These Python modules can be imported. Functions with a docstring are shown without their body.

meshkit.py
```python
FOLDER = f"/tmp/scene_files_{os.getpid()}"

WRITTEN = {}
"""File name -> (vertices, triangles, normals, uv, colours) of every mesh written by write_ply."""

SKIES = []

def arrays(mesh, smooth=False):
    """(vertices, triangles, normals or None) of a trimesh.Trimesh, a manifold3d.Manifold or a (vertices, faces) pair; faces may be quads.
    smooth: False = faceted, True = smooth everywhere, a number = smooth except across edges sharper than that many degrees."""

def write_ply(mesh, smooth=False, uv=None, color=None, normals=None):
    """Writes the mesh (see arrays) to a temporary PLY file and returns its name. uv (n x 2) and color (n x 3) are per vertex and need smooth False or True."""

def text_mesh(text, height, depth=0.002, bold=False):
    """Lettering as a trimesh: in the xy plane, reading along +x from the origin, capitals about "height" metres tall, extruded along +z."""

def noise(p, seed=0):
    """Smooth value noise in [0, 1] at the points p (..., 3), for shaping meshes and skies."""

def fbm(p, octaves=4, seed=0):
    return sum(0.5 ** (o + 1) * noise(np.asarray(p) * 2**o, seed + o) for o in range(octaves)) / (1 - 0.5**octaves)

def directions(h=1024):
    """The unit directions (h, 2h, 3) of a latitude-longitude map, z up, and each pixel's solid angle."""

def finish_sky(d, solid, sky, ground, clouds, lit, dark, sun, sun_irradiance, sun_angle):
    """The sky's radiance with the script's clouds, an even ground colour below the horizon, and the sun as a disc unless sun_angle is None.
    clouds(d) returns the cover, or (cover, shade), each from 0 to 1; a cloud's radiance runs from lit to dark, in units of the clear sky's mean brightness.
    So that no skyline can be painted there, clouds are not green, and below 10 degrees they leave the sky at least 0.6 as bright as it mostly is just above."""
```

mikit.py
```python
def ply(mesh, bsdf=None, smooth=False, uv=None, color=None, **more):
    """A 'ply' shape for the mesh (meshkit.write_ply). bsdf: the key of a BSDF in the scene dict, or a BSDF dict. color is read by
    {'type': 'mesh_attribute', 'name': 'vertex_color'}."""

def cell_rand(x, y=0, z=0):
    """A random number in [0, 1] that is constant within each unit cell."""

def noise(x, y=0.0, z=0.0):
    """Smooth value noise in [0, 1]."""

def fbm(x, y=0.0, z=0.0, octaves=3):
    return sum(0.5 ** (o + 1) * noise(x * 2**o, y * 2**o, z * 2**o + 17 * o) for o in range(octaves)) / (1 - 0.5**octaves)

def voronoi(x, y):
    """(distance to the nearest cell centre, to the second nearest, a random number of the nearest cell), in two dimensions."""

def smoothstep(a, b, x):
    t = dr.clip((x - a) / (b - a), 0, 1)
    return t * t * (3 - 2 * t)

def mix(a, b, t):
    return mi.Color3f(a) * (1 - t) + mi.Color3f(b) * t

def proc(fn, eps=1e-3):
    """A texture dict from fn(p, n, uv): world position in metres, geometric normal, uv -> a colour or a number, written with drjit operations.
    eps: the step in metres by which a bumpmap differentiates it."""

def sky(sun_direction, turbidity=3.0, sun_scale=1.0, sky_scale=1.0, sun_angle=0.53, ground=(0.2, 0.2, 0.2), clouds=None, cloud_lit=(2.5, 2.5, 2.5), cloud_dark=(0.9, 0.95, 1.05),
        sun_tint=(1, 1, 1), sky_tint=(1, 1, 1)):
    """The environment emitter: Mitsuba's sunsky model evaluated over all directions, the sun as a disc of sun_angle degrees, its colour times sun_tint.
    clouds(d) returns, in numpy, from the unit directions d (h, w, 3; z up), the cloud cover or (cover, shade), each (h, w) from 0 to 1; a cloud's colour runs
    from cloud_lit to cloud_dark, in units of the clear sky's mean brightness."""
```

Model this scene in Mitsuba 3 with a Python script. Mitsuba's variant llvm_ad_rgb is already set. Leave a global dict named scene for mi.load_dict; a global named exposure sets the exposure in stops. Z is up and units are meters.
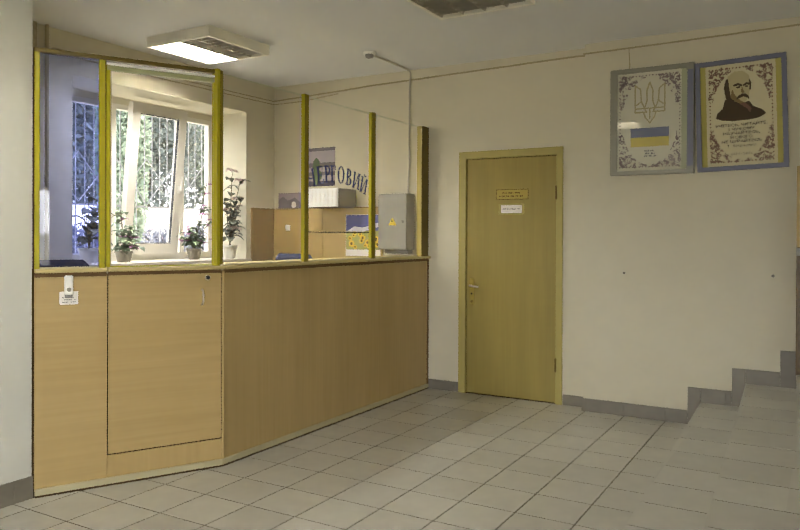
import math, random
import numpy as np
import trimesh
import manifold3d
import shapely
import shapely.affinity as aff
from shapely.geometry import Polygon, LineString, Point, box as sbox
from shapely.ops import unary_union
import drjit as dr
import mitsuba as mi
import mikit
import meshkit
from mikit import noise, fbm, cell_rand, smoothstep, mix

T = mi.ScalarTransform4f
PI = math.pi
scene, labels = {}, {}

# ------------------------------------------------------------------ camera, sky, exposure
CAM = np.array([2.8253, -3.0859, 1.3702])
YAW, PITCH, ROLL, FPX = -0.52603, 0.00512, 0.00419, 727.235
_F = np.array([math.sin(YAW) * math.cos(PITCH), math.cos(YAW) * math.cos(PITCH), -math.sin(PITCH)])
_R = np.array([math.cos(YAW), -math.sin(YAW), 0.0])
_U = np.cross(_R, _F)
_UP = -_R * math.sin(ROLL) + _U * math.cos(ROLL)
scene['camera'] = {
    'type': 'perspective', 'fov': 2 * math.degrees(math.atan(400 / FPX)), 'fov_axis': 'x', 'near_clip': 0.05, 'far_clip': 200.0,
    'principal_point_offset_x': -4.3007 / 800, 'principal_point_offset_y': 26.167 / 530,
    'to_world': T().look_at(origin=CAM.tolist(), target=(CAM + _F).tolist(), up=_UP.tolist())}
exposure = 5.03


def overcast(d):
    c = meshkit.fbm(d * [3.0, 3.0, 5.0], 4, 3)
    return 0.92 + 0.08 * c, 0.25 + 0.5 * c


scene['sky'] = mikit.sky((0.72, 0.42, 0.62), turbidity=5.0, sun_scale=0.35, sky_scale=1.1, clouds=overcast,
                         cloud_lit=(2.6, 2.6, 2.62), cloud_dark=(1.95, 1.97, 2.02), ground=(0.25, 0.25, 0.22))
TUBE = 18.0            # radiance of a lit fluorescent tube


# ------------------------------------------------------------------ helpers
def lin(r, g, b):
    f = lambda c: c / 12.92 if c <= 0.04045 else ((c + 0.055) / 1.055) ** 2.4
    return [f(r / 255), f(g / 255), f(b / 255)]


used = {}


def key_for(name, parent=None):
    base = f'{parent}__{name}' if parent else name
    n = used.get(base, -1) + 1
    used[base] = n
    return base if n == 0 else f'{base}_{n:03d}'


def note(key, label=None, cat=None, group=None, kind=None):
    d = labels.setdefault(key, {})
    for k, v in (('label', label), ('category', cat), ('group', group), ('kind', kind)):
        if v:
            d[k] = v


def obj(name, mesh, mat, parent=None, smooth=False, label=None, cat=None, group=None, kind=None, **more):
    key = key_for(name, parent)
    scene[key] = mikit.ply(mesh, mat, smooth=smooth, **more)
    if label or cat or group or kind:
        note(key, label, cat, group, kind)
    return key


def share(name, shape, parent, to_world):
    key = key_for(name, parent)
    scene[key] = {**shape, 'to_world': to_world}
    return key


def thing(name, label, cat, group=None, kind=None):
    key = key_for(name)
    note(key, label, cat, group, kind)
    return key


def bx(x0, x1, y0, y1, z0, z1, b=0.0):
    x0, x1 = min(x0, x1), max(x0, x1)
    y0, y1 = min(y0, y1), max(y0, y1)
    z0, z1 = min(z0, z1), max(z0, z1)
    b = min(b, 0.45 * min(x1 - x0, y1 - y0, z1 - z0))
    if b <= 0:
        m = trimesh.creation.box(extents=(x1 - x0, y1 - y0, z1 - z0))
        m.apply_translation(((x0 + x1) / 2, (y0 + y1) / 2, (z0 + z1) / 2))
        return m
    pts = []
    for sx, x, in ((1, x0), (-1, x1)):
        for sy, y in ((1, y0), (-1, y1)):
            for sz, z in ((1, z0), (-1, z1)):
                pts += [(x, y + sy * b, z + sz * b), (x + sx * b, y, z + sz * b), (x + sx * b, y + sy * b, z)]
    return trimesh.convex.convex_hull(np.array(pts))


def cat(*ms):
    return trimesh.util.concatenate([m for m in ms if m is not None])


def xf(mesh, m):
    mesh = mesh.copy()
    mesh.apply_transform(np.asarray(m, float))
    return mesh


def frame4(o, ax, ay, az):
    m = np.eye(4)
    m[:3, 0], m[:3, 1], m[:3, 2], m[:3, 3] = ax, ay, az, o
    return m


def ext(poly, depth):
    ps = getattr(poly, 'geoms', [poly])
    out = [trimesh.creation.extrude_polygon(p, depth, engine='earcut') for p in ps if p.area > 1e-9]
    return cat(*out)


def tube(pts, r, n=8, cap=True):
    """a swept round tube, r a number or one per point"""
    p = np.asarray(pts, float)
    r = np.broadcast_to(np.asarray(r, float), len(p))
    t = np.gradient(p, axis=0)
    t /= np.linalg.norm(t, axis=1, keepdims=True) + 1e-12
    up = np.array([0.13, 0.31, 0.94]) if abs(t[0, 2]) < 0.9 else np.array([1.0, 0.1, 0.0])
    v, f = [], []
    a = np.arange(n) * 2 * PI / n
    nrm = np.cross(t[0], up)
    nrm /= np.linalg.norm(nrm)
    for i in range(len(p)):
        nrm = nrm - t[i] * (nrm @ t[i])
        nrm /= np.linalg.norm(nrm)
        b = np.cross(t[i], nrm)
        v.append(p[i] + r[i] * (np.cos(a)[:, None] * nrm + np.sin(a)[:, None] * b))
    for i in range(len(p) - 1):
        for k in range(n):
            q, w = i * n + k, i * n + (k + 1) % n
            f += [(q, w, w + n), (q, w + n, q + n)]
    v = np.vstack(v)
    if cap:
        v = np.vstack([v, p[0], p[-1]])
        c0, c1 = len(v) - 2, len(v) - 1
        for k in range(n):
            f.append((c0, (k + 1) % n, k))
            f.append((c1, (len(p) - 1) * n + k, (len(p) - 1) * n + (k + 1) % n))
    m = trimesh.Trimesh(v, np.array(f), process=False)
    return m


def spline(pts, n=24):
    from scipy.interpolate import CubicSpline
    p = np.asarray(pts, float)
    s = np.r_[0, np.cumsum(np.linalg.norm(np.diff(p, axis=0), axis=1))]
    return CubicSpline(s, p)(np.linspace(0, s[-1], n))


def cyl(r, z0, z1, n=24, at=(0, 0), r1=None):
    """upright lathe: cylinder or cone frustum, closed"""
    return lathe([(0, z0), (r, z0), (r if r1 is None else r1, z1), (0, z1)], n, at)


def lathe(prof, n=24, at=(0, 0)):
    prof = np.array(prof, float)
    m = trimesh.creation.revolve(prof, sections=n)
    if m.volume < 0:
        m.invert()
    m.apply_translation((at[0], at[1], 0))
    return m


# ------------------------------------------------------------------ materials
def mat(name, base, rough=0.5, metallic=0.0, spec=0.5, two=True, **more):
    b = {'type': 'principled', 'base_color': base if isinstance(base, dict) else {'type': 'rgb', 'value': base}, 'roughness': rough, 'metallic': metallic, 'specular': spec, **more}
    scene[name] = {'type': 'twosided', 'bsdf': b} if two else b
    return name


def col(c):
    return mi.Color3f(*[float(x) for x in c])


WALL = lin(199, 193, 172)


def f_wall(p, n, uv):
    v = fbm(p.x * 1.7 + p.y * 1.3, p.z * 1.7, p.y * 0.9, 3)
    w = noise(p.x * 9 + p.y * 7, p.z * 11)
    return col(WALL) * (0.93 + 0.1 * v + 0.03 * w)


mat('paint_wall', mikit.proc(f_wall), 0.75, spec=0.25)
mat('paint_ceiling', lin(203, 204, 203), 0.85, spec=0.1)
PIER = lin(200, 200, 192)
mat('paint_pier', PIER, 0.7, spec=0.25)
TILE = lin(171, 169, 159)


def f_tile(p, n, uv):
    ix, iy = dr.floor(p.x / 0.3), dr.floor(p.y / 0.3)
    r = cell_rand(ix, iy, dr.floor(p.z * 7 + 0.5))
    m = fbm(p.x * 14, p.y * 14, p.z * 3, 3)
    return col(TILE) * (0.92 + 0.1 * r + 0.09 * (m - 0.5))


mat('floor_tile', mikit.proc(f_tile), 0.34, spec=0.45)
GROUT = lin(94, 88, 76)


def f_floor(p, n, uv):
    fx = dr.abs(p.x / 0.3 - dr.floor(p.x / 0.3) - 0.5)
    fy = dr.abs(p.y / 0.3 - dr.floor(p.y / 0.3) - 0.5)
    t = dr.select((dr.maximum(fx, fy) < 0.4917) & (p.y < -3.0), mi.Float(1), mi.Float(0))
    return mix(GROUT, TILE, t)


mat('floor_base', mikit.proc(f_floor), 0.5, spec=0.3)
BASEB = lin(116, 111, 100)


def f_baseb(p, n, uv):
    m = fbm(p.x * 20, p.y * 20, p.z * 20, 2)
    return col(BASEB) * (0.9 + 0.2 * m)


mat('baseboard_tile', mikit.proc(f_baseb), 0.4, spec=0.4)

A2 = np.array([-0.262, 0.095])
B2 = A2 + 1.003 * np.array([-0.46183, -0.88697])
DL = float(np.linalg.norm(B2 - A2))
DD = (B2 - A2) / DL
NN = np.array([-DD[1], DD[0]])
OAK1, OAK2 = lin(176, 153, 106), lin(160, 136, 88)


def f_oak_h(p, n, uv):
    u = p.x * float(DD[0]) + p.y * float(DD[1])
    a = fbm(u * 2.2, p.z * 60, 0.0, 3)
    b = fbm(u * 1.1, p.z * 9 + noise(u * 1.3, p.z * 2) * 1.5, 4.0, 2)
    return mix(OAK2, OAK1, dr.clip(0.55 * a + 0.55 * b, 0, 1))


def f_oak_v(p, n, uv):
    u = p.x * float(DD[0]) + p.y
    a = fbm(u * 60, p.z * 2.2, 0.0, 3)
    b = fbm(u * 9 + noise(u * 2, p.z * 1.3) * 1.5, p.z * 1.1, 4.0, 2)
    return mix(OAK2, OAK1, dr.clip(0.55 * a + 0.55 * b, 0, 1))


mat('oak_across', mikit.proc(f_oak_h), 0.42, spec=0.35)
mat('oak_upright', mikit.proc(f_oak_v), 0.42, spec=0.35)
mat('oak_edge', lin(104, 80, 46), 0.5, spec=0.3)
mat('ledge_laminate', lin(178, 162, 112), 0.4, spec=0.4)
mat('pine_strip', lin(172, 164, 132), 0.5, spec=0.3)
mat('dark_gap', lin(62, 48, 28), 0.9, spec=0.1)


def f_door(p, n, uv):
    a = fbm(p.x * 70, p.z * 2.5, 0.0, 3)
    b = fbm(p.x * 8, p.z * 1.2, 2.0, 2)
    return mix(lin(132, 118, 60), lin(147, 132, 70), dr.clip(0.5 * a + 0.55 * b, 0, 1))


mat('door_wood', mikit.proc(f_door), 0.38, spec=0.4)
mat('door_frame_wood', lin(160, 148, 86), 0.4, spec=0.4)
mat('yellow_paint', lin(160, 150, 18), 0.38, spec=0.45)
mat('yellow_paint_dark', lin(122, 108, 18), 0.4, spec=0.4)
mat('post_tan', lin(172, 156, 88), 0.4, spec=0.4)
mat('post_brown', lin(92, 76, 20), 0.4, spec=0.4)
mat('grey_strip', lin(150, 150, 112), 0.4, spec=0.4)
mat('white_plastic', lin(226, 225, 220), 0.35, spec=0.5)
mat('white_paper', lin(225, 221, 216), 0.8, spec=0.1)
mat('print_dark', lin(70, 66, 70), 0.8, spec=0.1)
mat('black_plastic', lin(24, 24, 26), 0.4)
mat('chrome', lin(205, 200, 190), 0.22, 1.0)
mat('nickel', lin(190, 180, 160), 0.3, 1.0)
mat('brass_sheet', lin(156, 138, 66), 0.35, 0.6)
mat('brass_dark', lin(104, 86, 32), 0.5, 0.2)
mat('lamp_housing', lin(222, 218, 204), 0.45)
mat('louver_metal', lin(200, 196, 186), 0.35, 0.5)
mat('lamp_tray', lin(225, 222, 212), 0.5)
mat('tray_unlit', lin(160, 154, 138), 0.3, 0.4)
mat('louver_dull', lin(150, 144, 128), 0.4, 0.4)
mat('tube_off', lin(190, 188, 176), 0.4)
mat('cable_plastic', lin(164, 152, 122), 0.6)
mat('cable_grey', lin(176, 172, 158), 0.6)
mat('window_pvc', lin(206, 202, 192), 0.35, spec=0.5)
mat('gasket', lin(60, 62, 66), 0.7, spec=0.2)
mat('sill_white', lin(196, 190, 176), 0.4)
mat('navy_letter', lin(58, 64, 116), 0.5)
mat('cabinet_grey', lin(136, 134, 126), 0.4)
mat('cabinet_dark', lin(100, 96, 90), 0.5)
mat('hazard_yellow', lin(226, 200, 50), 0.5)
mat('panel_grey', lin(128, 126, 126), 0.5)
mat('navy_cloth', lin(40, 44, 66), 0.85, spec=0.1)
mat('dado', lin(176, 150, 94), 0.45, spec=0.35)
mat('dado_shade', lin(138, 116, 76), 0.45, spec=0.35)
mat('cupboard_brown', lin(84, 64, 28), 0.4, spec=0.4)
mat('cupboard_tan', lin(168, 142, 84), 0.4, spec=0.4)
mat('grille_paint', lin(150, 152, 156), 0.5)
mat('leaf_indoor', lin(92, 108, 84), 0.5)
mat('leaf_indoor_dark', lin(84, 88, 78), 0.5)
mat('petal_purple', lin(158, 112, 148), 0.6)
mat('petal_pale', lin(178, 160, 150), 0.6)
mat('stem_brown', lin(92, 84, 66), 0.7)
mat('pot_white', lin(212, 210, 200), 0.35)
mat('pot_grey', lin(128, 122, 110), 0.6)
mat('bark', lin(84, 76, 66), 0.9, spec=0.1)
mat('garden_wall_white', lin(245, 246, 248), 0.8, spec=0.1)
mat('radiator_pipe', lin(160, 148, 118), 0.5)


def leafmat(name, c, trans=0.6):
    scene[name] = {'type': 'principledthin', 'base_color': {'type': 'rgb', 'value': c}, 'roughness': 0.6, 'diff_trans': trans, 'spec_trans': 0.0}


leafmat('leaf_tree', lin(98, 106, 104), 0.5)
leafmat('leaf_tree_pale', lin(124, 138, 124), 0.6)
leafmat('leaf_hedge', lin(106, 110, 122))
scene['pane_clear'] = {'type': 'thindielectric', 'int_ior': 1.5}
scene['pane_blue'] = {'type': 'thindielectric', 'int_ior': 1.5, 'specular_transmittance': {'type': 'rgb', 'value': [0.30, 0.355, 0.74]}}
mat('glass_edge', lin(186, 190, 168), 0.3)


def sheet(p00, p10, p11, p01):
    return (np.array([p00, p10, p11, p01], float), np.array([[0, 1, 2], [0, 2, 3]]))


# ------------------------------------------------------------------ room shell
Y0, Y1, XJ, CEIL, XW, XC = 2.66, 2.545, 1.183, 2.868, -2.05, -0.262
PX, PY = -0.73, -0.797            # hall face and far end of the left wall
XR, YR = 5.2, -7.2                # right and rear walls of the hall
WT = 0.56                         # thickness of the window wall
OY0, OY1, OZ0, OZ1 = 0.37, 2.25, 1.135, 2.557   # window opening


def struct(name, mesh, m, **k):
    key = obj(name, mesh, m, **k)
    note(key, kind='structure')
    return key


def structure(name, label):
    key = key_for(name)
    note(key, label, kind='structure')
    return key


struct('floor', bx(XW - 0.1, XR + 0.1, YR - 0.1, Y0 + 0.2, -0.12, -0.0012), 'floor_base', label='floor of square beige ceramic tiles with thin dark joints')
struct('ceiling', bx(XW - 0.1, XR + 0.1, YR - 0.1, Y0 + 0.2, CEIL, CEIL + 0.12), 'paint_ceiling', label='flat off-white painted ceiling')
# back wall: recessed left part with the door hole, proud right part
DX0, DX1, DZ1 = 0.115, 0.925, 2.03
hole = Polygon([(XW - 0.1, -0.1), (XW - 0.1, CEIL + 0.05), (XJ, CEIL + 0.05), (XJ, -0.1), (DX1 + 0.012, -0.1), (DX1 + 0.012, DZ1 + 0.012), (DX0 - 0.012, DZ1 + 0.012), (DX0 - 0.012, -0.1)])
XZ = lambda y: frame4((0, y, 0), (1, 0, 0), (0, 0, 1), (0, -1, 0))     # polygon (x, z), extruded towards -y
struct('wall_back', cat(xf(ext(hole, 0.16), XZ(Y0 + 0.16)), bx(XJ, XR + 0.1, Y1, Y0 + 0.16, -0.1, CEIL + 0.05)), 'paint_wall', label='cream painted back wall with the brown door, stepping forward right of it')
ww = Polygon([(PY - 0.3, -0.1), (Y0 + 0.16, -0.1), (Y0 + 0.16, CEIL + 0.05), (PY - 0.3, CEIL + 0.05)], [[(OY0, OZ0), (OY1, OZ0), (OY1, OZ1), (OY0, OZ1)]])
struct('wall_window', xf(ext(ww, WT), frame4((XW - WT, 0, 0), (0, 1, 0), (0, 0, 1), (1, 0, 0))), 'paint_wall', label='cream wall with the deep window behind the counter')
struct('wall_left', bx(XW - WT, PX, YR - 0.1, PY, -0.1, CEIL + 0.05), 'paint_pier', label='pale wall at the left edge beside the counter')
RY0, RY1, RZ0, RZ1 = -7.0, -3.0, 0.9, 2.0
wr = Polygon([(YR - 0.1, -0.1), (Y0 + 0.16, -0.1), (Y0 + 0.16, CEIL + 0.05), (YR - 0.1, CEIL + 0.05)], [[(RY0, RZ0), (RY1, RZ0), (RY1, RZ1), (RY0, RZ1)]])
struct('wall_right', xf(ext(wr, 0.2), frame4((XR, 0, 0), (0, 1, 0), (0, 0, 1), (1, 0, 0))), 'paint_wall', label='cream side wall of the hall, right of the landing')
EX0, EX1, EZ = -0.5, 4.9, 2.2
rear = Polygon([(PX - 0.1, -0.1), (PX - 0.1, CEIL + 0.05), (XR + 0.2, CEIL + 0.05), (XR + 0.2, -0.1), (EX1, -0.1), (EX1, EZ), (EX0, EZ), (EX0, -0.1)])
struct('wall_rear', xf(ext(rear, 0.2), XZ(YR)), 'paint_wall', label='rear wall of the hall with the glazed entrance')
d2 = structure('door_2', 'glazed white entrance doors in the rear wall')
fr = [bx(EX0, EX0 + 0.06, YR - 0.12, YR - 0.06, 0, EZ), bx(EX1 - 0.06, EX1, YR - 0.12, YR - 0.06, 0, EZ), bx(EX0, EX1, YR - 0.12, YR - 0.06, EZ - 0.07, EZ), bx(EX0, EX1, YR - 0.12, YR - 0.06, 0, 0.1)]
for k in range(1, 7):
    x = EX0 + (EX1 - EX0) * k / 7
    fr.append(bx(x - 0.05, x + 0.05, YR - 0.12, YR - 0.06, 0, EZ))
obj('frame', cat(*fr), 'window_pvc', d2)
obj('pane', sheet((EX0, YR - 0.09, 0.05), (EX1, YR - 0.09, 0.05), (EX1, YR - 0.09, EZ), (EX0, YR - 0.09, EZ)), 'pane_clear', d2)

w2_ = structure('window_2', 'long white window in the right wall of the hall')
fr = [bx(XR + 0.08, XR + 0.14, RY0, RY1, RZ0, RZ0 + 0.06), bx(XR + 0.08, XR + 0.14, RY0, RY1, RZ1 - 0.06, RZ1)]
for k in range(6):
    y = RY0 + (RY1 - RY0) * k / 5
    fr.append(bx(XR + 0.08, XR + 0.14, max(y - 0.035, RY0), min(y + 0.035, RY1), RZ0, RZ1))
obj('frame', cat(*fr), 'window_pvc', w2_)
obj('pane', sheet((XR + 0.11, RY0, RZ0), (XR + 0.11, RY1, RZ0), (XR + 0.11, RY1, RZ1), (XR + 0.11, RY0, RZ1)), 'pane_clear', w2_)

# ------------------------------------------------------------------ floor tiles, one by one
S, GAP = 0.3, 0.0075


def riser(k, y):
    x0, s = ((2.055, 0.026), (2.352, 0.040), (2.660, 0.037))[k]
    return x0 - s * (y - Y1)


def tile_mesh(poly, z0, z1, b=0.0012):
    """a floor tile with a bevelled rim"""
    inner = poly.buffer(-b, join_style=2)
    if inner.is_empty or inner.geom_type != 'Polygon' or len(inner.exterior.coords) != len(poly.exterior.coords):
        return ext(poly, z1 - z0).apply_translation((0, 0, z0))
    c0 = np.array(shapely.geometry.polygon.orient(poly).exterior.coords)[:-1]
    c1 = np.array(shapely.geometry.polygon.orient(inner).exterior.coords)[:-1]
    i = int(np.argmin(np.linalg.norm(c1 - c0[0], axis=1)))
    c1 = np.roll(c1, -i, axis=0)
    n = len(c0)
    v = np.vstack([np.c_[c0, np.full(n, z0)], np.c_[c0, np.full(n, z1 - b)], np.c_[c1, np.full(n, z1)]])
    f = []
    for r in (0, 1):
        for k in range(n):
            a, c = r * n + k, r * n + (k + 1) % n
            f += [(a, c, c + n), (a, c + n, a + n)]
    for k in range(1, n - 1):
        f.append((2 * n, 2 * n + k, 2 * n + k + 1))
    return trimesh.Trimesh(v, np.array(f), process=False)


ylow = -3.0
hall = Polygon([(PX, ylow), (riser(0, ylow), ylow), (riser(0, Y1), Y1), (XJ, Y1), (XJ, Y0), (XC, Y0), tuple(A2), tuple(B2), (PX, PY)])
full = mikit.ply(tile_mesh(sbox(GAP / 2, GAP / 2, S - GAP / 2, S - GAP / 2), -0.008, 0.0), 'floor_tile')
for j in range(-10, 9):
    for i in range(-3, 8):
        cell = sbox(i * S + GAP / 2, j * S + GAP / 2, (i + 1) * S - GAP / 2, (j + 1) * S - GAP / 2)
        g = cell.intersection(hall)
        if g.is_empty or g.geom_type != 'Polygon' or g.area < 0.0008:
            continue
        if g.area > cell.area * 0.9999:
            share('tile', full, 'floor', T().translate([i * S, j * S, 0]))
        else:
            obj('tile', tile_mesh(g, -0.008, 0.0), 'floor_tile', 'floor')

# steps up to the landing at the right
HS = (0.168, 0.335, 0.50)
names = ('lowest tiled step, at the foot of the stair by the back wall', 'second tiled step from the floor, below the landing', 'tiled landing at the top of the short stair')
for k in range(3):
    x_at = lambda y, kk=k: riser(kk, y)
    far = (lambda y, kk=k: riser(kk + 1, y)) if k < 2 else (lambda y: XR)
    body = Polygon([(x_at(YR), YR), (far(YR) if k < 2 else XR, YR), (far(Y1) if k < 2 else XR, Y1), (x_at(Y1), Y1)])
    st = structure('step', names[k])
    obj('step_body', ext(body, HS[k] - 0.0012 + 0.001).apply_translation((0, 0, -0.001)), 'floor_base', st)
    top = Polygon([(x_at(YR) - 0.012, ylow), (far(ylow), ylow), (far(Y1), Y1), (x_at(Y1) - 0.012, Y1), ])
    top = Polygon([(x_at(ylow) - 0.012, ylow), (far(ylow), ylow), (far(Y1), Y1), (x_at(Y1) - 0.012, Y1)])
    for j in range(-10, 9):
        cols = [(-9, 9)] if k < 2 else [(riser(2, 0) - 0.4 + 0.3 * c, riser(2, 0) - 0.1 + 0.3 * c) for c in range(10)]
        for c0, c1 in cols:
            g = sbox(c0 + GAP / 2, j * S + GAP / 2, c1 - GAP / 2, (j + 1) * S - GAP / 2).intersection(top)
            if g.is_empty or g.geom_type != 'Polygon' or g.area < 0.0008:
                continue
            obj('tile', tile_mesh(g, HS[k] - 0.008, HS[k]), 'floor_tile', st)
    # riser tiles
    for j in range(-10, 9):
        ya, yb = j * S + GAP / 2, min((j + 1) * S - GAP / 2, Y1)
        z0 = 0.0 if k == 0 else HS[k - 1]
        if yb - ya < 0.03:
            continue
        q = [(x_at(ya) - 0.006, ya), (x_at(ya), ya), (x_at(yb), yb), (x_at(yb) - 0.006, yb)]
        obj('riser_tile', ext(Polygon(q), HS[k] - 0.012 - z0).apply_translation((0, 0, z0 + 0.002)), 'floor_tile', st)

# ------------------------------------------------------------------ tiled baseboards
bt = 0.011


def bb_run(holder, x0, x1, y, z0, z1, joints):
    xs = [x0] + [j for j in joints if x0 + 0.02 < j < x1 - 0.02] + [x1]
    for a, b in zip(xs[:-1], xs[1:]):
        obj('tile', bx(a + 0.0003, b - 0.0003, y - bt, y, z0, z1, 0.0015), 'baseboard_tile', holder)


grid = [i * S for i in range(-5, 20)]
b0 = structure('baseboard_back', 'dark grey tile baseboard on both sides of the brown door')
bb_run(b0, XC + 0.012, 0.048, Y0, 0.0, 0.085, grid)
bb_run(b0, 0.985, XJ, Y0, 0.0, 0.085, grid)
obj('tile', bx(XJ - bt, XJ, Y1, Y0 - bt, 0.0, 0.095, 0.002), 'baseboard_tile', b0)
b1 = structure('baseboard_right', 'dark grey tile baseboard climbing the stair along the back wall')
bb_run(b1, XJ - bt, 1.955, Y1, 0.0, 0.1, grid)
bb_run(b1, 1.956, 2.045, Y1, 0.0, 0.272, [])
bb_run(b1, 2.046, 2.25, Y1, 0.165, 0.272, [2.212])
bb_run(b1, 2.251, 2.34, Y1, 0.165, 0.437, [])
bb_run(b1, 2.341, 2.554, Y1, 0.333, 0.437, [2.54])
bb_run(b1, 2.555, 2.66, Y1, 0.333, 0.587, [])
bb_run(b1, 2.661, XR, Y1, 0.5, 0.587, [2.9 + 0.3 * i for i in range(8)])
b2 = structure('baseboard_left', 'dark grey tile baseboard along the left wall')
for j in range(-10, -2):
    ya, yb = j * S, min((j + 1) * S, PY)
    if yb - ya > 0.03:
        obj('tile', bx(PX, PX + bt, ya + 0.0003, yb - 0.0003, 0, 0.115, 0.0015), 'baseboard_tile', b2)

# ------------------------------------------------------------------ door in the back wall
d1 = structure('door_1', 'olive brown wooden door in the back wall right of the counter')
obj('leaf', bx(DX0 + 0.004, DX1 - 0.004, Y0 - 0.004, Y0 + 0.036, 0.008, DZ1 - 0.004, 0.003), 'door_wood', d1)
oX0, oX1, oZ = 0.05, 0.977, 2.094
outer = Polygon([(oX0, 0), (oX0, oZ), (oX1, oZ), (oX1, 0), (DX1, 0), (DX1, DZ1), (DX0, DZ1), (DX0, 0)])
fm = xf(ext(outer, 0.02), XZ(Y0))
jamb = cat(bx(DX0 - 0.012, DX0, Y0, Y0 + 0.15, 0, DZ1 + 0.012), bx(DX1, DX1 + 0.012, Y0, Y0 + 0.15, 0, DZ1 + 0.012), bx(DX0, DX1, Y0, Y0 + 0.15, DZ1, DZ1 + 0.012))
obj('frame', cat(fm, jamb), 'door_frame_wood', d1)
obj('rebate', cat(bx(DX0 - 0.002, DX0 + 0.004, Y0 + 0.012, Y0 + 0.05, 0.0, DZ1), bx(DX1 - 0.004, DX1 + 0.002, Y0 + 0.012, Y0 + 0.05, 0.0, DZ1), bx(DX0, DX1, Y0 + 0.012, Y0 + 0.05, DZ1 - 0.004, DZ1 + 0.002), bx(DX0, DX1, Y0 + 0.04, Y0 + 0.14, 0.0, DZ1)), 'dark_gap', d1, label='dark gap around the door leaf')
hp = obj('handle_plate', bx(0.152, 0.192, Y0 - 0.012, Y0 - 0.004, 0.775, 1.0, 0.003), 'brass_sheet', d1)
lev = tube(spline([(0.172, Y0 - 0.01, 0.935), (0.172, Y0 - 0.05, 0.935), (0.189, Y0 - 0.058, 0.934), (0.255, Y0 - 0.056, 0.93)], 12), 0.009, 10)
obj('lever', lev, 'chrome', hp, smooth=True, label='pale metal door lever')
obj('keyhole', xf(cyl(0.009, 0, 0.004, 16), frame4((0.172, Y0 - 0.011, 0.865), (1, 0, 0), (0, 0, 1), (0, -1, 0))), 'black_plastic', hp)
obj('lock_cylinder', xf(cyl(0.011, 0, 0.004, 16), frame4((0.172, Y0 - 0.011, 0.8), (1, 0, 0), (0, 0, 1), (0, -1, 0))), 'brass_dark', hp)
for z in (0.32, 1.72):
    obj('hinge', cat(cyl(0.008, z - 0.05, z + 0.05, 12, (DX1 + 0.001, Y0 - 0.026)), cyl(0.005, z - 0.058, z + 0.058, 10, (DX1 + 0.001, Y0 - 0.026))), 'brass_dark', d1, smooth=40)
obj('threshold', bx(DX0, DX1, Y0 - 0.005, Y0 + 0.04, 0.0, 0.007), 'dark_gap', d1)

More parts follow.
